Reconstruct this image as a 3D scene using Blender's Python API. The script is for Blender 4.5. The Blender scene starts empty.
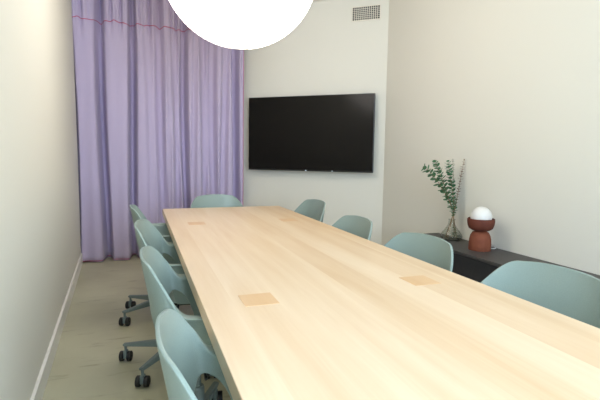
import bpy, bmesh, math, random
from mathutils import Vector, Matrix
random.seed(7)
S = bpy.context.scene
COL = S.collection
PI = math.pi
R = math.radians

# ------------------------------------------------------------------ helpers
def lin(c):
    return tuple(((v/255)/12.92 if v/255 <= .04045 else ((v/255+.055)/1.055)**2.4) for v in c) + (1,)

def smooth(t):
    t = max(0., min(1., t))
    return t*t*(3-2*t)

def mat(name, rgb, rough=.5, metal=0., spec=.5, build=None, **kw):
    m = bpy.data.materials.new(name)
    m.use_nodes = True
    nt = m.node_tree
    b = nt.nodes['Principled BSDF']
    b.inputs['Base Color'].default_value = lin(rgb)
    b.inputs['Roughness'].default_value = rough
    b.inputs['Metallic'].default_value = metal
    b.inputs['Specular IOR Level'].default_value = spec
    for k, v in kw.items():
        b.inputs[k.replace('_', ' ')].default_value = v
    if build:
        build(nt, b)
    return m

def N(nt, typ, **kw):
    n = nt.nodes.new(typ)
    for k, v in kw.items():
        setattr(n, k, v)
    return n

def noise_tint(scale, amount, rgb_a, rgb_b, stretch=(1, 1, 1), detail=4, bump=0., lo=.35, hi=.65):
    """Object-space noise that blends two colours, with an optional bump."""
    def f(nt, b):
        tc = N(nt, 'ShaderNodeTexCoord'); mp = N(nt, 'ShaderNodeMapping')
        mp.inputs['Scale'].default_value = stretch
        nt.links.new(tc.outputs['Object'], mp.inputs['Vector'])
        no = N(nt, 'ShaderNodeTexNoise')
        no.inputs['Scale'].default_value = scale; no.inputs['Detail'].default_value = detail
        nt.links.new(mp.outputs['Vector'], no.inputs['Vector'])
        rp = N(nt, 'ShaderNodeValToRGB')
        rp.color_ramp.elements[0].position = lo; rp.color_ramp.elements[0].color = lin(rgb_a)
        rp.color_ramp.elements[1].position = hi; rp.color_ramp.elements[1].color = lin(rgb_b)
        nt.links.new(no.outputs['Fac'], rp.inputs['Fac'])
        nt.links.new(rp.outputs['Color'], b.inputs['Base Color'])
        if bump:
            bp = N(nt, 'ShaderNodeBump'); bp.inputs['Strength'].default_value = bump
            bp.inputs['Distance'].default_value = .002
            nt.links.new(no.outputs['Fac'], bp.inputs['Height'])
            nt.links.new(bp.outputs['Normal'], b.inputs['Normal'])
    return f

def obj(name, bm, m, parent=None, sm=False, loc=None, rz=None):
    me = bpy.data.meshes.new(name)
    bmesh.ops.recalc_face_normals(bm, faces=bm.faces[:])
    bm.to_mesh(me); bm.free()
    if m: me.materials.append(m)
    if sm:
        for p in me.polygons: p.use_smooth = True
    o = bpy.data.objects.new(name, me); COL.objects.link(o)
    if parent: o.parent = parent
    if loc: o.location = loc
    if rz is not None: o.rotation_euler = (0, 0, rz)
    return o

def empty(name, loc=(0, 0, 0), rz=0.):
    o = bpy.data.objects.new(name, None); COL.objects.link(o)
    o.empty_display_size = .05
    o.location = loc; o.rotation_euler = (0, 0, rz)
    return o

def tag(o, label=None, cat=None, group=None, kind=None):
    if label: o['label'] = label
    if cat: o['category'] = cat
    if group: o['group'] = group
    if kind: o['kind'] = kind
    return o

def structure(name, bm, m, **kw):
    return tag(obj(name, bm, m, **kw), kind='structure')

def box(bm, x0, x1, y0, y1, z0, z1, bev=0., seg=2):
    r = bmesh.ops.create_cube(bm, size=1)
    vs = r['verts']
    for v in vs:
        v.co = Vector((x0+(v.co.x+.5)*(x1-x0), y0+(v.co.y+.5)*(y1-y0), z0+(v.co.z+.5)*(z1-z0)))
    if bev:
        es = list({e for v in vs for e in v.link_edges})
        bmesh.ops.bevel(bm, geom=es, offset=bev, segments=seg, affect='EDGES', profile=.5)
    return bm

def prism(bm, pts, z0, z1):
    lo = [bm.verts.new((x, y, z0)) for x, y in pts]
    hi = [bm.verts.new((x, y, z1)) for x, y in pts]
    bm.faces.new(lo[::-1]); bm.faces.new(hi)
    n = len(pts)
    for i in range(n):
        bm.faces.new((lo[i], lo[(i+1) % n], hi[(i+1) % n], hi[i]))
    return bm

def tube(bm, pts, rad, seg=10, cap=True):
    pts = [Vector(p) for p in pts]
    rads = rad if isinstance(rad, (list, tuple)) else [rad]*len(pts)
    rings = []
    up = Vector((0, 0, 1))
    for i, p in enumerate(pts):
        d = (pts[min(i+1, len(pts)-1)] - pts[max(i-1, 0)]).normalized()
        a = up if abs(d.dot(up)) < .95 else Vector((1, 0, 0))
        u = d.cross(a).normalized(); w = d.cross(u).normalized()
        rings.append([bm.verts.new(p + (u*math.cos(2*PI*k/seg) + w*math.sin(2*PI*k/seg))*rads[i]) for k in range(seg)])
    for a, b in zip(rings, rings[1:]):
        for k in range(seg):
            bm.faces.new((a[k], a[(k+1) % seg], b[(k+1) % seg], b[k]))
    if cap:
        bm.faces.new(rings[0][::-1]); bm.faces.new(rings[-1])
    return bm

def lathe(bm, prof, seg=40, close=False):
    """Revolve (radius, z) about the z axis."""
    rings = []
    for r, z in prof:
        if r < 1e-5:
            rings.append([bm.verts.new((0, 0, z))])
        else:
            rings.append([bm.verts.new((r*math.cos(2*PI*k/seg), r*math.sin(2*PI*k/seg), z)) for k in range(seg)])
    pairs = list(zip(rings, rings[1:])) + ([(rings[-1], rings[0])] if close else [])
    for a, b in pairs:
        for k in range(seg):
            k2 = (k+1) % seg
            if len(a) == 1 and len(b) == 1: continue
            if len(a) == 1: bm.faces.new((a[0], b[k2], b[k]))
            elif len(b) == 1: bm.faces.new((a[k], a[k2], b[0]))
            else: bm.faces.new((a[k], a[k2], b[k2], b[k]))
    return bm

def copy_tree(o, parent=None):
    c = o.copy(); COL.objects.link(c)
    if parent: c.parent = parent
    for ch in list(o.children): copy_tree(ch, c)
    return c

# ------------------------------------------------------------------ materials
def paint_bump(nt, b):
    tc = N(nt, 'ShaderNodeTexCoord'); no = N(nt, 'ShaderNodeTexNoise')
    no.inputs['Scale'].default_value = 140
    nt.links.new(tc.outputs['Object'], no.inputs['Vector'])
    bp = N(nt, 'ShaderNodeBump'); bp.inputs['Strength'].default_value = .06; bp.inputs['Distance'].default_value = .002
    nt.links.new(no.outputs['Fac'], bp.inputs['Height']); nt.links.new(bp.outputs['Normal'], b.inputs['Normal'])

M_wall = mat('wall_paint', (219, 216, 204), .85, spec=.25, build=paint_bump)
M_ceil = mat('ceiling_paint', (228, 225, 218), .9, spec=.2, build=paint_bump)
M_base = mat('baseboard_paint', (228, 225, 217), .45, build=noise_tint(3, 1, (225, 222, 214), (231, 228, 220)))

def floor_build(nt, b):
    tc = N(nt, 'ShaderNodeTexCoord')
    n1 = N(nt, 'ShaderNodeTexNoise'); n1.inputs['Scale'].default_value = 1.6; n1.inputs['Detail'].default_value = 5
    nt.links.new(tc.outputs['Object'], n1.inputs['Vector'])
    r1 = N(nt, 'ShaderNodeValToRGB')
    r1.color_ramp.elements[0].position = .3; r1.color_ramp.elements[0].color = lin((172, 168, 141))
    r1.color_ramp.elements[1].position = .7; r1.color_ramp.elements[1].color = lin((190, 187, 160))
    nt.links.new(n1.outputs['Fac'], r1.inputs['Fac'])
    mp = N(nt, 'ShaderNodeMapping'); mp.inputs['Scale'].default_value = (2.2, 11, 1); mp.inputs['Rotation'].default_value = (0, 0, .25)
    nt.links.new(tc.outputs['Object'], mp.inputs['Vector'])
    n2 = N(nt, 'ShaderNodeTexNoise'); n2.inputs['Scale'].default_value = 1.5; n2.inputs['Detail'].default_value = 7; n2.inputs['Roughness'].default_value = .62
    nt.links.new(mp.outputs['Vector'], n2.inputs['Vector'])
    r2 = N(nt, 'ShaderNodeValToRGB')
    r2.color_ramp.elements[0].position = .58; r2.color_ramp.elements[0].color = (0, 0, 0, 1)
    r2.color_ramp.elements[1].position = .70; r2.color_ramp.elements[1].color = (1, 1, 1, 1)
    nt.links.new(n2.outputs['Fac'], r2.inputs['Fac'])
    mx = N(nt, 'ShaderNodeMix', data_type='RGBA'); mx.inputs[7].default_value = lin((128, 118, 98))
    ml = N(nt, 'ShaderNodeMath', operation='MULTIPLY'); ml.inputs[1].default_value = .55
    nt.links.new(r2.outputs['Color'], ml.inputs[0]); nt.links.new(ml.outputs[0], mx.inputs[0])
    nt.links.new(r1.outputs['Color'], mx.inputs[6])
    nt.links.new(mx.outputs[2], b.inputs['Base Color'])
M_floor = mat('sealed_floor', (175, 164, 136), .42, spec=.35, build=floor_build)

def wood_build(light, dark, board=.15, seedv=0.):
    def f(nt, b):
        tc = N(nt, 'ShaderNodeTexCoord')
        sp = N(nt, 'ShaderNodeSeparateXYZ'); nt.links.new(tc.outputs['Object'], sp.inputs[0])
        # boards run along y: one tint per board
        dv = N(nt, 'ShaderNodeMath', operation='DIVIDE'); dv.inputs[1].default_value = board
        nt.links.new(sp.outputs['X'], dv.inputs[0])
        fl = N(nt, 'ShaderNodeMath', operation='FLOOR'); nt.links.new(dv.outputs[0], fl.inputs[0])
        ad = N(nt, 'ShaderNodeMath', operation='ADD'); ad.inputs[1].default_value = seedv
        nt.links.new(fl.outputs[0], ad.inputs[0])
        wn = N(nt, 'ShaderNodeTexWhiteNoise', noise_dimensions='1D'); nt.links.new(ad.outputs[0], wn.inputs['W'])
        cb = N(nt, 'ShaderNodeCombineXYZ')
        mz = N(nt, 'ShaderNodeMath', operation='MULTIPLY'); mz.inputs[1].default_value = 7.
        nt.links.new(wn.outputs['Value'], mz.inputs[0])
        nt.links.new(sp.outputs['X'], cb.inputs['X']); nt.links.new(sp.outputs['Y'], cb.inputs['Y']); nt.links.new(mz.outputs[0], cb.inputs['Z'])
        mp = N(nt, 'ShaderNodeMapping'); mp.inputs['Scale'].default_value = (9, .55, 1)
        nt.links.new(cb.outputs[0], mp.inputs['Vector'])
        n1 = N(nt, 'ShaderNodeTexNoise'); n1.inputs['Scale'].default_value = 1.3; n1.inputs['Detail'].default_value = 6; n1.inputs['Distortion'].default_value = .6
        nt.links.new(mp.outputs['Vector'], n1.inputs['Vector'])
        mp2 = N(nt, 'ShaderNodeMapping'); mp2.inputs['Scale'].default_value = (60, 2, 1)
        nt.links.new(cb.outputs[0], mp2.inputs['Vector'])
        n2 = N(nt, 'ShaderNodeTexNoise'); n2.inputs['Scale'].default_value = 2; n2.inputs['Detail'].default_value = 3
        nt.links.new(mp2.outputs['Vector'], n2.inputs['Vector'])
        a1 = N(nt, 'ShaderNodeMath', operation='MULTIPLY_ADD'); a1.inputs[1].default_value = .30
        nt.links.new(wn.outputs['Value'], a1.inputs[0]); nt.links.new(n1.outputs['Fac'], a1.inputs[2])
        a2 = N(nt, 'ShaderNodeMath', operation='MULTIPLY_ADD'); a2.inputs[1].default_value = .18
        nt.links.new(n2.outputs['Fac'], a2.inputs[0]); nt.links.new(a1.outputs[0], a2.inputs[2])
        rp = N(nt, 'ShaderNodeValToRGB')
        rp.color_ramp.elements[0].position = .45; rp.color_ramp.elements[0].color = lin(light)
        rp.color_ramp.elements[1].position = 1.05; rp.color_ramp.elements[1].color = lin(dark)
        nt.links.new(a2.outputs[0], rp.inputs['Fac'])
        nt.links.new(rp.outputs['Color'], b.inputs['Base Color'])
    return f
M_wood = mat('pale_maple', (232, 205, 165), .38, spec=.4, build=wood_build((229, 208, 180), (212, 182, 145)))
M_woodcap = mat('amber_maple', (214, 178, 130), .4, spec=.4, build=wood_build((222, 190, 150), (210, 172, 128), .5, 3))
M_gap = mat('shadow_gap', (120, 90, 60), .8, build=noise_tint(5, 1, (112, 84, 55), (126, 96, 66)))

M_shell = mat('sage_plastic', (136, 153, 147), .42, spec=.4, build=noise_tint(300, 1, (134, 151, 145), (138, 155, 149), detail=1))
M_grey = mat('grey_green_plastic', (112, 126, 124), .5, build=noise_tint(200, 1, (110, 124, 122), (114, 128, 126), detail=1))
M_black = mat('black_rubber', (24, 24, 25), .5, build=noise_tint(80, 1, (22, 22, 23), (28, 28, 29)))
M_alu = mat('satin_steel', (150, 155, 158), .3, metal=1.)
M_dark = mat('dark_steel', (44, 45, 47), .4, metal=.5)

def weave(nt, b):
    tc = N(nt, 'ShaderNodeTexCoord')
    no = N(nt, 'ShaderNodeTexNoise'); no.inputs['Scale'].default_value = 260
    nt.links.new(tc.outputs['Object'], no.inputs['Vector'])
    n2 = N(nt, 'ShaderNodeTexNoise'); n2.inputs['Scale'].default_value = 9; n2.inputs['Detail'].default_value = 5
    nt.links.new(tc.outputs['Object'], n2.inputs['Vector'])
    ad = N(nt, 'ShaderNodeMath', operation='MULTIPLY_ADD'); ad.inputs[1].default_value = 3.
    nt.links.new(n2.outputs['Fac'], ad.inputs[0]); nt.links.new(no.outputs['Fac'], ad.inputs[2])
    bp = N(nt, 'ShaderNodeBump'); bp.inputs['Strength'].default_value = .35; bp.inputs['Distance'].default_value = .004
    nt.links.new(ad.outputs[0], bp.inputs['Height']); nt.links.new(bp.outputs['Normal'], b.inputs['Normal'])
M_curt = mat('lilac_linen', (185, 173, 200), .9, spec=.1, build=weave, Sheen_Weight=.15)
M_thread = mat('crimson_thread', (176, 70, 104), .8, build=noise_tint(60, 1, (168, 62, 98), (186, 80, 112)))

M_tvscreen = mat('black_screen', (9, 8, 8), .18, spec=.22)
M_tvframe = mat('tv_bezel', (12, 12, 12), .35)
def led_build(nt, b):
    b.inputs['Emission Color'].default_value = (.8, .9, 1, 1); b.inputs['Emission Strength'].default_value = 1.2
M_led = mat('tv_led', (200, 210, 220), .4, build=led_build)
M_cred = mat('charcoal_laminate', (64, 61, 59), .5, build=noise_tint(40, 1, (61, 58, 56), (68, 65, 63)))
M_credf = mat('black_laminate', (33, 33, 36), .5, build=noise_tint(40, 1, (31, 31, 34), (36, 36, 39)))
M_terra = mat('terracotta', (118, 66, 46), .75, spec=.25, build=noise_tint(18, 1, (112, 61, 42), (124, 71, 50), bump=.2))
M_terrad = mat('dark_terracotta', (97, 51, 38), .7, spec=.25, build=noise_tint(18, 1, (92, 48, 36), (103, 55, 41), bump=.2))
M_opal = mat('opal_glass', (220, 218, 213), .3, spec=.5)
M_white = mat('white_plastic', (226, 224, 218), .5)
M_vent = mat('vent_enamel', (222, 216, 202), .5, build=noise_tint(12, 1, (218, 212, 198), (226, 220, 206)))
M_ventd = mat('vent_shade', (52, 56, 50), .8)
M_leaf = mat('eucalyptus_leaf', (66, 112, 84), .6, build=noise_tint(30, 1, (44, 100, 60), (88, 138, 96)))
M_leafp = mat('pale_leaf', (168, 176, 158), .6, build=noise_tint(30, 1, (150, 164, 142), (184, 188, 172)))
M_leafr = mat('rusty_leaf', (132, 112, 100), .6, build=noise_tint(30, 1, (112, 98, 86), (158, 130, 118)))
M_stem = mat('stem_brown', (132, 104, 68), .6, build=noise_tint(30, 1, (118, 92, 58), (150, 122, 84)))

def glass_mat(name, rgb, amount):
    m = bpy.data.materials.new(name); m.use_nodes = True
    nt = m.node_tree; nt.nodes.clear()
    out = N(nt, 'ShaderNodeOutputMaterial')
    tr = N(nt, 'ShaderNodeBsdfTransparent'); tr.inputs['Color'].default_value = lin(rgb)
    gl = N(nt, 'ShaderNodeBsdfGlossy'); gl.inputs['Roughness'].default_value = .03
    fr = N(nt, 'ShaderNodeLayerWeight'); fr.inputs['Blend'].default_value = .5
    pw = N(nt, 'ShaderNodeMath', operation='POWER'); pw.inputs[1].default_value = 4.
    mu = N(nt, 'ShaderNodeMath', operation='MULTIPLY_ADD'); mu.inputs[1].default_value = amount; mu.inputs[2].default_value = .03
    mx = N(nt, 'ShaderNodeMixShader')
    nt.links.new(fr.outputs['Facing'], pw.inputs[0]); nt.links.new(pw.outputs[0], mu.inputs[0]); nt.links.new(mu.outputs[0], mx.inputs[0])
    nt.links.new(tr.outputs[0], mx.inputs[1]); nt.links.new(gl.outputs[0], mx.inputs[2])
    nt.links.new(mx.outputs[0], out.inputs['Surface'])
    return m
M_glass = glass_mat('clear_glass', (246, 248, 246), .45)
M_pane = glass_mat('window_glass', (252, 253, 253), .6)
M_water = mat('water', (236, 244, 236), .02, spec=.5, Transmission_Weight=1., IOR=1.33)

def paper_mat():
    m = bpy.data.materials.new('lantern_paper'); m.use_nodes = True
    nt = m.node_tree; nt.nodes.clear()
    out = N(nt, 'ShaderNodeOutputMaterial')
    em = N(nt, 'ShaderNodeEmission'); em.inputs['Color'].default_value = (1., .935, .865, 1)
    em.inputs['Strength'].default_value = LANTERN
    nt.links.new(em.outputs[0], out.inputs['Surface'])
    return m
LANTERN = 4.5
M_paper = paper_mat()
M_wire = mat('lantern_wire', (240, 236, 226), .6)

# ------------------------------------------------------------------ room shell
CEIL = 3.03
RX = 2.70                       # right wall
CY = 4.53                       # where it meets the diagonal wall
TX, TY = -.745, .667            # direction along the diagonal wall, towards the curtain
NX, NY = -.667, -.745           # its normal into the room
BY = 6.15                       # back wall behind the curtain
RY = -1.7                       # rear wall behind the camera
def lwx(y): return -.395 - .0306*y
dl = (BY+.1 - CY)/TY
DX, DY = RX + TX*dl, CY + TY*dl

structure('floor', prism(bmesh.new(), [(-1, RY-.2), (RX+.3, RY-.2), (RX+.3, BY+.3), (-1, BY+.3)], -.1, 0), M_floor)
structure('ceiling', prism(bmesh.new(), [(-1, RY-.2), (RX+.3, RY-.2), (RX+.3, BY+.3), (-1, BY+.3)], CEIL, CEIL+.1), M_ceil)
structure('wall_left', prism(bmesh.new(), [(lwx(RY), RY), (lwx(RY)-.12, RY), (lwx(BY)-.12, BY), (lwx(BY), BY)], 0, CEIL), M_wall)
structure('wall_right', prism(bmesh.new(), [(RX, RY), (RX+.12, RY), (RX+.12, CY+.1), (RX, CY)], 0, CEIL), M_wall)
structure('wall_diagonal', prism(bmesh.new(), [(RX, CY), (DX, DY), (DX-NX*.12, DY-NY*.12), (RX+.12, CY+.1)], 0, CEIL), M_wall)
structure('wall_back', prism(bmesh.new(), [(lwx(BY)-.12, BY), (DX+.3, BY), (DX+.3, BY+.12), (lwx(BY)-.12, BY+.12)], 0, CEIL), M_wall)
# rear wall with the big window that lets the daylight in
wx0, wx1, wz0, wz1 = 0., 1.8, .6, 2.85
bm = bmesh.new()
box(bm, lwx(RY)-.12, wx0, RY-.12, RY, 0, CEIL); box(bm, wx1, RX+.12, RY-.12, RY, 0, CEIL)
box(bm, wx0, wx1, RY-.12, RY, 0, wz0); box(bm, wx0, wx1, RY-.12, RY, wz1, CEIL)
structure('wall_rear', bm, M_wall)
bm = bmesh.new()
for a, b_, c, d in ((wx0, wx0+.05, wz0, wz1), (wx1-.05, wx1, wz0, wz1), (wx0+.05, wx1-.05, wz0, wz0+.05), (wx0+.05, wx1-.05, wz1-.05, wz1), ((wx0+wx1)/2-.025, (wx0+wx1)/2+.025, wz0+.05, wz1-.05)):
    box(bm, a, b_, RY-.09, RY-.03, c, d)
win = structure('window_1', bm, M_white)
bm = bmesh.new()
box(bm, wx0+.05, (wx0+wx1)/2-.025, RY-.064, RY-.058, wz0+.05, wz1-.05)
box(bm, (wx0+wx1)/2+.025, wx1-.05, RY-.064, RY-.058, wz0+.05, wz1-.05)
obj('window_pane', bm, M_pane, win)
# baseboards
bh, bt = .112, .016
structure('baseboard_left', prism(bmesh.new(), [(lwx(RY), RY), (lwx(RY)+bt, RY), (lwx(5.75)+bt, 5.75), (lwx(5.75), 5.75)], 0, bh), M_base)
structure('baseboard_diagonal', prism(bmesh.new(), [(RX, CY), (RX+NX*bt-.003, CY+NY*bt), (DX+NX*bt, DY+NY*bt), (DX, DY)], 0, bh), M_base)
structure('baseboard_right', prism(bmesh.new(), [(RX, RY), (RX-bt, RY), (RX-bt, CY-.01), (RX, CY)], 0, bh), M_base)

# ------------------------------------------------------------------ curtain
cur = empty('curtain', (0, 5.58, 0))
tag(cur, 'floor-length lilac linen curtain hanging beside the wall-mounted television', 'curtain')
CX0, CX1, CTOP, CST = -.606, 1.305, 3.0, 2.667
VAL = [(-.592, .028, .09), (-.295, .046, .20), (.015, .042, .20), (.20, .05, .04), (.33, .05, .08), (.42, .03, .03), (.49, .045, .09), (.605, .042, .20), (.70, .03, .03), (.81, .045, .09),
       (.93, .05, .10), (1.06, .045, .08), (1.20, .045, .20), (1.31, .03, .06)]
def cdepth(x, z):
    k = .55 + .45*smooth((CST+.1-z)/1.2)
    d = 0.
    for i, (xv, w, a) in enumerate(VAL):
        xs = xv + .018*math.sin(1.3*z + i*2.1)
        d += 1.15*a*k*math.exp(-((x-xs)/w)**4)
    d += .012*math.sin(21*x + .8*z) + .007*math.sin(39*x + 1.7 - .5*z)
    if z > CST-.25:
        h = smooth((z-CST+.25)/.4)
        d += h*(.020*math.sin(62*x+.6) + .012*math.sin(118*x+2*math.sin(9*x)))
    return d - .065
bm = bmesh.new()
nx, nz = 330, 46
grid = []
for j in range(nz+1):
    z = .012 + (CTOP-.012)*j/nz
    row = []
    for i in range(nx+1):
        x = CX0 + (CX1-CX0)*i/nx
        lean = .0
        row.append(bm.verts.new((x, cdepth(x, z)+lean, z + (.012*math.sin(7*x) if j == 0 else 0))))
    grid.append(row)
for j in range(nz):
    for i in range(nx):
        bm.faces.new((grid[j][i], grid[j][i+1], grid[j+1][i+1], grid[j+1][i]))
fab = obj('fabric', bm, M_curt, cur, sm=True)
sd = fab.modifiers.new('thickness', 'SOLIDIFY'); sd.thickness = .003; sd.offset = 1
bm = bmesh.new()
for dz in (0,):
    tube(bm, [(x, cdepth(x, CST)-.004, CST + .008*math.sin(33*x) + .005*math.sin(71*x)) for x in [CX0+(CX1-CX0)*i/260 for i in range(261)]], .0045, 6)
tag(obj('header_stitching', bm, M_thread, cur, sm=True), 'crimson stitched line below the gathered header')
bm = bmesh.new()
tube(bm, [(CX1, cdepth(CX1, z)-.002, z) for z in [.02+(CTOP-.03)*i/40 for i in range(41)]], .0032, 6)
tag(obj('edge_stitching', bm, M_thread, cur, sm=True), 'crimson stitched side edge')
bm = bmesh.new()
tube(bm, [(x, cdepth(x, .03)-.004, .02) for x in [CX0+(CX1-CX0)*i/260 for i in range(261)]], .003, 6)
tag(obj('hem_stitching', bm, M_thread, cur, sm=True), 'crimson stitched hem at the floor')
bm = bmesh.new(); box(bm, CX0+.01, CX1-.01, -.035, .02, CTOP-.005, CEIL, .004)
obj('curtain_track', bm, M_white, cur)

# ------------------------------------------------------------------ television and vent on the diagonal wall
wrot = math.atan2(-TY, -TX)      # local x runs to the right along the wall, local y into the wall
def on_diag(t, z, off=0.): return (RX + TX*t + NX*off, CY + TY*t + NY*off, z)
tv = empty('television', on_diag(.8865, 1.493), wrot)
tag(tv, 'large black flat-screen television mounted on the angled wall', 'television')
hw, hh = .788, .4425
bm = bmesh.new(); box(bm, -hw, hw, -.13, -.092, -hh, hh, .004); box(bm, -.55, .55, -.095, -.07, -.3, .25, .01)
obj('housing', bm, M_tvframe, tv)
bm = bmesh.new(); box(bm, -hw+.009, hw-.009, -.1312, -.1285, -hh+.018, hh-.009)
obj('screen', bm, M_tvscreen, tv)
bm = bmesh.new(); box(bm, -hw+.004, hw-.004, -.1315, -.128, -hh+.002, -hh+.016)
obj('lower_bezel', bm, M_tvframe, tv)
bm = bmesh.new(); box(bm, -.028, -.012, -.1335, -.1305, -hh+.004, -hh+.012, .001)
tag(obj('brand_badge', bm, M_led, tv), 'small pale badge at the middle of the lower bezel')
bm = bmesh.new(); box(bm, .30, .318, -.1325, -.1305, -hh+.006, -hh+.011, .001)
obj('indicator_light', bm, M_led, tv)
bm = bmesh.new(); box(bm, -.2, .2, -.072, -.002, -.2, .2, .004)
obj('wall_bracket', bm, M_dark, tv)

vt = empty('air_vent', on_diag(.254, 2.84), wrot)
tag(vt, 'small rectangular ventilation grille high on the wall above the television', 'vent')
vw, vh = .155, .07
bm = bmesh.new()
box(bm, -vw-.012, -vw, -.012, 0, -vh-.012, vh+.012, .002); box(bm, vw, vw+.012, -.012, 0, -vh-.012, vh+.012, .002)
box(bm, -vw, vw, -.012, 0, vh, vh+.012, .002); box(bm, -vw, vw, -.012, 0, -vh-.012, -vh, .002)
obj('frame', bm, M_vent, vt)
bm = bmesh.new(); box(bm, -vw, vw, -.002, -.0005, -vh, vh); obj('duct_shade_panel', bm, M_ventd, vt)  # flat dark sheet, its colour stands in for the shade inside the duct
bm = bmesh.new()
for i in range(1, 13): x = -vw + 2*vw*i/13; box(bm, x-.003, x+.003, -.011, -.002, -vh, vh)
for i in range(1, 7): z = -vh + 2*vh*i/7; box(bm, -vw, vw, -.010, -.003, z-.002, z+.002)
obj('grille', bm, M_vent, vt)

# ------------------------------------------------------------------ paper lantern
LX, LY, LZ, LR = .705, 3.1, 2.467, .502
LW = 1.035                      # a little wider than tall
lan = empty('paper_lantern', (LX, LY, LZ))
tag(lan, 'big round glowing white paper lantern hanging over the table', 'lamp')
bm = bmesh.new()
prof = []
for i in range(0, 61):
    a = R(8) + (PI-R(16))*i/60
    prof.append((LR*LW*math.sin(a), -LR*math.cos(a)))
lathe(bm, prof, 72)
obj('paper_shade', bm, M_paper, lan, sm=True)
for s in (-1, 1):
    bm = bmesh.new()
    rr = LR*LW*math.sin(R(8)); zz = LR*math.cos(R(8))
    tube(bm, [(rr*math.cos(2*PI*k/32), rr*math.sin(2*PI*k/32), s*zz) for k in range(33)], .004, 6)
    obj('wire_ring', bm, M_wire, lan, sm=True)
bm = bmesh.new(); pts = []
for i in range(40*56+1):
    a = R(9) + (PI-R(18))*i/(40*56); p = 2*PI*i/56
    pts.append(((LR*LW+.0006)*math.sin(a)*math.cos(p), (LR*LW+.0006)*math.sin(a)*math.sin(p), -(LR+.0006)*math.cos(a)))
tube(bm, pts, .0013, 4)
obj('spiral_rib', bm, M_wire, lan, sm=True)
bm = bmesh.new(); tube(bm, [(0, 0, LR*.9), (0, 0, CEIL-LZ-.03)], .004, 8); tube(bm, [(-.068, 0, LR*.99), (.068, 0, LR*.99)], .002, 6)
obj('cord', bm, M_white, lan, sm=True)
bm = bmesh.new(); lathe(bm, [(0, CEIL-LZ), (.055, CEIL-LZ), (.05, CEIL-LZ-.025), (.01, CEIL-LZ-.035), (0, CEIL-LZ-.035)], 32)
obj('ceiling_rose', bm, M_white, lan, sm=True)

# ------------------------------------------------------------------ table
TROT = R(-.75)
tab = empty('conference_table', (.776, 2.39, 0), TROT)
tag(tab, 'long pale maple conference table with green-grey chairs around it', 'table')
TW, TL, TT, TH = .553, 1.86, .055, .74
bm = bmesh.new(); box(bm, -TW, TW, -TL, TL, TH-TT, TH, .0025, 2)
obj('tabletop', bm, M_wood, tab)
for sx, sy in ((-1, 1), (1, 1), (-1, -1), (1, -1)):
    cx, cy = sx*.349 - .010 - (.006 if sx > 0 > sy else 0), .01 + sy*.905 + (.04 if sx > 0 > sy else 0)
    bm = bmesh.new(); box(bm, cx-.060, cx+.060, cy-.063, cy+.063, TH-.001, TH+.0012, .0006, 1)
    tag(obj('cable_cover', bm, M_woodcap, tab), 'square cover of darker amber wood set in the top')
for y in (-1.2, 1.2):
    bm = bmesh.new(); box(bm, -.13, .13, y-.035, y+.035, 0, TH-TT, .004)
    obj('leg', bm, M_wood, tab)
bm = bmesh.new(); box(bm, -.03, .03, -1.165, 1.165, .34, .44, .004)
obj('stretcher', bm, M_wood, tab)

# ------------------------------------------------------------------ chairs
def spow(v, p): return math.copysign(abs(v)**p, v)
PB = .77
ZT, ZA = .848, .668             # top of the back, top of the arms
def plan(a, B, Ab, Af):
    c, s = math.cos(a), math.sin(a)
    return (.02 - (Ab*spow(c, 1.09) if c > 0 else Af*spow(c, PB)), B*spow(s, PB))
def rim(A):
    z = ZT - (ZT-ZA)*smooth((A-22.5)/47.5) - .01*min(A/20, 1)**2
    return z - .07*smooth((A-104)/24)
def bottom(A):
    if 26 < A < 86: return .425 + .185*max(0, math.sin(PI*(A-26)/60))**.55
    return .425
def make_backrest():
    bm = bmesh.new(); rows = []
    na, nt_ = 72, 14
    for i in range(na+1):
        A = -126 + 252*i/na
        a = R(A); aA = abs(A)
        z1, z0 = rim(aA), bottom(aA)
        lip = .056*smooth((aA-46)/24)*smooth((128-aA)/18)
        col = []
        for j in range(nt_+1):
            z = z0 + (z1-z0)*j/nt_
            q = smooth((z-.42)/.25)
            x, y = plan(a, .215 + (.103-lip)*q, .160 + .040*q + .18*max(0, z-ZA), .27)
            col.append(Vector((x, y, z)))
        d = Vector((col[-1].x-.02, col[-1].y, 0)).normalized()
        e = lip; q0 = col[-1].copy()
        for f, dz in ((.25, .003), (.6, .006), (1., .0075)):       # the rim rolls outwards above the arms
            col.append(q0 + d*e*f + Vector((0, 0, dz)))
        rows.append([bm.verts.new(p) for p in col])
    for i in range(na):
        for j in range(len(rows[0])-1):
            bm.faces.new((rows[i][j], rows[i+1][j], rows[i+1][j+1], rows[i][j+1]))
    return bm
def make_seat():
    bm = bmesh.new(); nr, ns = 8, 64
    c = bm.verts.new((.03, 0, .418)); prev = None
    for r in range(1, nr+1):
        f = r/nr; ring = []
        for k in range(ns):
            a = 2*PI*k/ns
            x, y = plan(a, .222*f, .172*f, .27*f)
            x += .01*(1-f)
            z = .418 + .022*f**2 - .03*max(0, (x-.15)/.13)**2
            ring.append(bm.verts.new((x, y, z)))
        for k in range(ns):
            if prev is None: bm.faces.new((c, ring[k], ring[(k+1) % ns]))
            else: bm.faces.new((prev[k], ring[k], ring[(k+1) % ns], prev[(k+1) % ns]))
        prev = ring
    return bm
def finish(o, th):
    s = o.modifiers.new('thickness', 'SOLIDIFY'); s.thickness = th; s.offset = 0
    b = o.modifiers.new('soft', 'SUBSURF'); b.levels = 1; b.render_levels = 1
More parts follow.
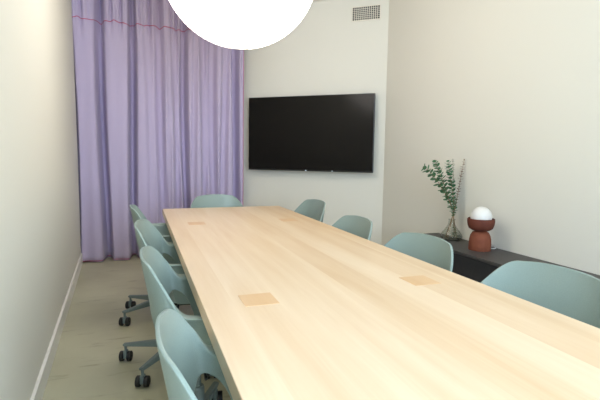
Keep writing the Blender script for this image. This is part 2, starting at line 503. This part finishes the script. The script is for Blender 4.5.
def make_chair():
    ch = empty('office_chair')
    finish(obj('backrest', make_backrest(), M_shell, ch, sm=True), .011)
    finish(obj('seat', make_seat(), M_shell, ch, sm=True), .012)
    bm = bmesh.new(); box(bm, -.10, .12, -.08, .08, .372, .408, .012); tube(bm, [(.02, -.08, .385), (.02, -.2, .385)], .006, 8)
    obj('seat_mount', bm, M_dark, ch)
    bm = bmesh.new(); lathe(bm, [(0, .10), (.03, .10), (.03, .25), (.026, .26), (.016, .262), (.016, .375), (0, .375)], 24)
    obj('gas_column', bm, M_grey, ch, sm=False)
    bm = bmesh.new(); lathe(bm, [(0, .085), (.045, .085), (.048, .10), (.044, .15), (.034, .165), (0, .165)], 28)
    obj('base_hub', bm, M_grey, ch)
    for k in range(5):
        a = PI + R(36) + k*2*PI/5
        bm = bmesh.new()
        secs = [(.03, .024, .098, .142), (.16, .021, .098, .130), (.29, .017, .094, .112), (.323, .016, .094, .108)]
        rings = []
        for (r, w, za, zb) in secs:
            rings.append([bm.verts.new((r, sy*w*wf, z)) for sy, wf, z in ((-1, 1, za), (1, 1, za), (1, .8, zb), (-1, .8, zb))])
        for A_, B_ in zip(rings, rings[1:]):
            for q in range(4): bm.faces.new((A_[q], A_[(q+1) % 4], B_[(q+1) % 4], B_[q]))
        bm.faces.new(rings[0][::-1]); bm.faces.new(rings[-1])
        bmesh.ops.bevel(bm, geom=bm.edges[:], offset=.004, segments=2, affect='EDGES')
        bmesh.ops.rotate(bm, verts=bm.verts[:], matrix=Matrix.Rotation(a, 3, 'Z'))
        obj('base_leg', bm, M_grey, ch)
        # caster: housing with two wheels
        cw = bmesh.new()
        tube(cw, [(0, 0, .055), (0, 0, .098)], .008, 10); box(cw, -.018, .020, -.011, .011, .018, .066, .005)
        cs = obj('caster', cw, M_grey, ch, loc=(.31*math.cos(a), .31*math.sin(a), 0), rz=1.57+.35*math.sin(2.3*k))
        for s in (-1, 1):
            wm = bmesh.new()
            prof = [(.006, -.0115), (.027, -.0115), (.0300, -.0085), (.0300, .0085), (.027, .0115), (.006, .0115)]
            lathe(wm, prof, 24, close=True)
            bmesh.ops.rotate(wm, verts=wm.verts[:], matrix=Matrix.Rotation(PI/2, 3, 'X'))
            bmesh.ops.translate(wm, verts=wm.verts[:], vec=(0, s*.0225, .0300))
            obj('wheel', wm, M_black, cs, sm=False)
    return ch
G = 'chairs around the conference table'
spots = [   # x, y, heading of the seat, turn of the star base relative to it, size
    (.258, 1.035, R(-2.5), R(-4), (1.0, 1.0, .995), 'sage green armchair on casters, nearest along the wall side of the table'),
    (.24, 1.88, R(-3.7), R(-2), (1.01, 1.01, 1.0), 'sage green armchair on casters, second from the camera on the wall side'),
    (.225, 2.69, R(-9), R(23), (1, 1, 1), 'sage green armchair on casters, third from the camera on the wall side'),
    (.195, 3.56, R(0), R(-6), (1.012, 1.012, 1.0), 'sage green armchair on casters, fourth along the wall side, nearest the curtain'),
    (1.308, 1.215, R(187), R(5), (1.05, 1.05, .977), 'sage green chair nearest the camera on the dark credenza side of the table'),
    (1.275, 2.001, R(185.6), R(20), (1.08, 1.08, .962), 'sage green chair on the credenza side, its back hiding the credenza end'),
    (1.261, 2.768, R(181.3), R(-14), (1.08, 1.08, .962), 'sage green chair on the credenza side, second from the television'),
    (1.378, 3.80, R(184.4), R(9), (1.05, 1.05, .977), 'sage green chair on the credenza side right below the television'),
    (.778, 4.235, R(-82.5), R(12), (1.02, 1.02, .99), 'sage green chair at the far end of the table in front of the curtain'),
]
proto = None
for x, y, h, br, sc, lab in spots:
    c = make_chair() if proto is None else copy_tree(proto)
    if proto is None: proto = c
    c.location = (x, y, 0); c.rotation_euler = (0, 0, h); c.scale = sc
    tag(c, lab, 'chair', G)
    for ch in c.children:
        n0 = ch.name.split('.')[0]
        if n0 == 'base_leg':
            ch.rotation_euler = (0, 0, br)
# each chair's casters go under the legs of its own turned base
for o in [o for o in COL.objects if o.name.split('.')[0] == 'office_chair']:
    br = [s[3] for s in spots if abs(s[0]-o.location.x) < 1e-5 and abs(s[1]-o.location.y) < 1e-5][0]
    for k, ch in enumerate([q for q in o.children if q.name.split('.')[0] == 'caster']):
        a = PI + R(36) + k*2*PI/5 + br
        ch.rotation_euler = (0, 0, R(70) + .25*math.sin(2.3*k) - o.rotation_euler.z)
        ch.location = (.31*math.cos(a), .31*math.sin(a), 0)

# ------------------------------------------------------------------ credenza
CZ = .53
cr = empty('credenza', (RX-.003, 0, 0))
tag(cr, 'low charcoal credenza against the right wall, holding a vase and a lamp', 'cabinet')
cy0, cy1, cdp = .05, 3.50, .385
bm = bmesh.new(); box(bm, -cdp, 0, cy0, cy1, CZ-.022, CZ, .002)
obj('top_panel', bm, M_cred, cr)
bm = bmesh.new(); box(bm, -cdp+.03, -.018, cy0+.004, cy1-.004, .07, CZ-.022)
obj('carcass', bm, M_credf, cr)
bm = bmesh.new(); box(bm, -cdp+.06, -.02, cy0+.03, cy1-.03, 0, .07)
obj('plinth', bm, M_credf, cr)
nd = 6; dw = (cy1-cy0-.008)/nd
for k in range(nd):
    bm = bmesh.new(); box(bm, -cdp+.008, -cdp+.03, cy0+.004+k*dw+.002, cy0+.004+(k+1)*dw-.002, .075, CZ-.026, .0015)
    obj('door', bm, M_credf, cr)

# ------------------------------------------------------------------ table lamp
tl = empty('table_lamp', (2.516, 2.755, CZ))
tag(tl, 'terracotta mushroom-shaped lamp with a white opal globe, standing on the credenza', 'lamp')
bm = bmesh.new()
lathe(bm, [(0, 0), (.081, 0), (.0825, .004), (.0825, .05), (.080, .085), (.073, .115), (.060, .138), (.042, .149), (.030, .152), (0, .152)], 56)
obj('foot', bm, M_terra, tl, sm=True)
bm = bmesh.new()
lathe(bm, [(0, .149), (.04, .150), (.066, .156), (.088, .170), (.097, .194), (.1015, .222), (.101, .241), (.0965, .246), (.091, .243), (.086, .230), (.076, .205), (.060, .184), (.035, .173), (0, .171)], 56)
obj('bowl', bm, M_terrad, tl, sm=True)
bm = bmesh.new(); bmesh.ops.create_uvsphere(bm, u_segments=48, v_segments=28, radius=.079)
bmesh.ops.translate(bm, verts=bm.verts[:], vec=(0, 0, .258))
obj('globe', bm, M_opal, tl, sm=True)
bm = bmesh.new()
tube(bm, [(.06, .05, .006), (.10, .02, .004), (.13, -.02, .004), (.15, -.01, .005), (.165, .03, .02), (.175, .06, .012), (.178, .1, .004), (.178, .2, .004)], .0035, 8)
obj('power_cord', bm, M_white, tl, sm=True)

# ------------------------------------------------------------------ vase and sprigs
VX, VY = 2.590, 3.185
va = empty('glass_vase', (VX, VY, CZ))
tag(va, 'clear round-bellied glass vase with a little water on the credenza', 'vase')
bm = bmesh.new()
outer = [(0, .0), (.066, 0), (.086, .007), (.093, .022), (.091, .038), (.080, .060), (.062, .084), (.044, .108), (.033, .130), (.028, .150), (.027, .165), (.030, .178)]
inner = [(r-.003 if r > .01 else 0, z+(.004 if z < .03 else 0)) for r, z in outer][::-1]
lathe(bm, outer + inner, 48)
obj('glass_body', bm, M_glass, va, sm=True)
bm = bmesh.new()
lathe(bm, [(0, .006), (.062, .006), (.082, .012), (.0885, .023), (.0875, .034), (0, .034)], 48)
obj('water', bm, M_glass, va, sm=True)

U = Vector((.938, -.347, 0)); D = Vector((.347, .938, 0))
def sprig(name, label, base, tip_u, tip_d, tip_z, bend, npairs, leaf, M_l, first=.30, thin=1., cat='plant'):
    root = empty(name, (VX, VY, CZ))
    tag(root, label, cat, 'eucalyptus sprigs in the vase')
    p0 = U*base[0] + D*base[1] + Vector((0, 0, .014))
    p1 = U*(base[0]*-.18+.012) + D*base[1]*-.18 + Vector((0, 0, .26))
    p3 = U*tip_u + D*tip_d + Vector((0, 0, tip_z))
    p2 = p1.lerp(p3, .55) + Vector((0, 0, bend))
    pts = []
    for i in range(25):
        t = i/24
        if t < .36: p = p0.lerp(p1, t/.36)
        else:
            s = (t-.36)/.64; p = p1*(1-s)**2 + p2*2*s*(1-s) + p3*s*s
        pts.append(p)
    bm = bmesh.new(); tube(bm, pts, [.0034 - .0020*i/24 for i in range(25)], 7)
    obj('stem', bm, M_stem, root, sm=True)
    bm = bmesh.new(); ts = [first + (1-first)*(k+.3)/npairs for k in range(npairs)] + ([.03, .06, .09, .12] if leaf > .03 else [.05])
    def at(t):
        f = t*24; i = min(23, int(f)); return pts[i].lerp(pts[i+1], f-i), (pts[min(24, i+1)]-pts[i]).normalized()
    for k, t in enumerate(ts):
        p, d = at(min(.999, t))
        size = leaf*(.75+.5*math.sin(PI*min(1, (k+2)/npairs*.85)))*random.uniform(.85, 1.15)
        if t < .13: size *= .62
        a0 = k*PI/2*.9 + random.uniform(-.3, .3)
        s1 = d.orthogonal().normalized(); s2 = d.cross(s1).normalized()
        for h in (0, PI):
            side = (s1*math.cos(a0+h) + s2*math.sin(a0+h)).normalized()
            out = (side*.85 + d*random.uniform(.15, .6)).normalized()
            wdir = out.cross(d).normalized(); nrm = wdir.cross(out).normalized()
            cc = bm.verts.new(p + out*size*.55 - nrm*size*.08)
            ring = []
            for q in range(10):
                th = 2*PI*q/10
                ring.append(bm.verts.new(p + out*(size*.55 + size*.5*math.cos(th)) + wdir*size*.46*thin*math.sin(th)))
            for q in range(10): bm.faces.new((cc, ring[q], ring[(q+1) % 10]))
    lf = obj('leaves', bm, M_l, root, sm=True)
    s = lf.modifiers.new('thickness', 'SOLIDIFY'); s.thickness = .0009; s.offset = 0
    return root
sprig('eucalyptus_sprig', 'green eucalyptus sprig in the vase arching furthest to the left', (.038, .026), -.272, -.02, .625, .10, 18, .040, M_leaf, .34)
sprig('eucalyptus_sprig', 'dense green eucalyptus sprig in the vase leaning left, second from the left', (.040, -.022), -.180, -.03, .675, .03, 28, .034, M_leaf, .30)
sprig('eucalyptus_sprig', 'tallest dense green eucalyptus sprig standing upright in the vase middle', (-.032, .032), -.058, .0, .680, .02, 32, .034, M_leaf, .27)
sprig('eucalyptus_sprig', 'thin pale grey-green sprig in the vase behind the upright one', (-.040, -.030), .004, .06, .70, .0, 18, .017, M_leafp, .5, .7)
sprig('eucalyptus_sprig', 'thin rusty brown sprig in the vase leaning right', (-.05, .0), .090, .02, .700, .0, 19, .020, M_leafr, .40, .7)

# ------------------------------------------------------------------ camera
cam = bpy.data.objects.new('camera', bpy.data.cameras.new('camera')); COL.objects.link(cam)
Xc = Vector((0.93789, -0.34668, 0.01315)); Dn = Vector((-0.02267, -0.09905, -0.99482)); Fw = Vector((0.34619, 0.93274, -0.10076))
m = Matrix((( Xc.x, -Dn.x, -Fw.x), (Xc.y, -Dn.y, -Fw.y), (Xc.z, -Dn.z, -Fw.z)))
cam.matrix_world = Matrix.Translation((0, 0, 1.25)) @ m.to_4x4()
cam.data.sensor_width = 36; cam.data.lens = 452/600*36; cam.data.clip_start = .05
S.camera = cam

# ------------------------------------------------------------------ light
w = bpy.data.worlds.new('daylight'); S.world = w; w.use_nodes = True
bg = w.node_tree.nodes['Background']
bg.inputs['Color'].default_value = (.66, .80, 1., 1)
bg.inputs['Strength'].default_value = 14.5
pl = bpy.data.lights.new('window_portal', 'AREA'); pl.shape = 'RECTANGLE'; pl.size = wx1-wx0; pl.size_y = wz1-wz0
pl.cycles.is_portal = True
po = bpy.data.objects.new('window_portal', pl); COL.objects.link(po)
po.location = ((wx0+wx1)/2, RY-.14, (wz0+wz1)/2); po.rotation_euler = (R(90), 0, 0)   # faces into the room

S.view_settings.view_transform = 'Standard'
S.view_settings.look = 'None'
S.view_settings.gamma = 1
S.view_settings.use_curve_mapping = False
S.view_settings.exposure = 0.4
S.cycles.use_denoising = True
S.cycles.max_bounces = 10
S.cycles.diffuse_bounces = 6
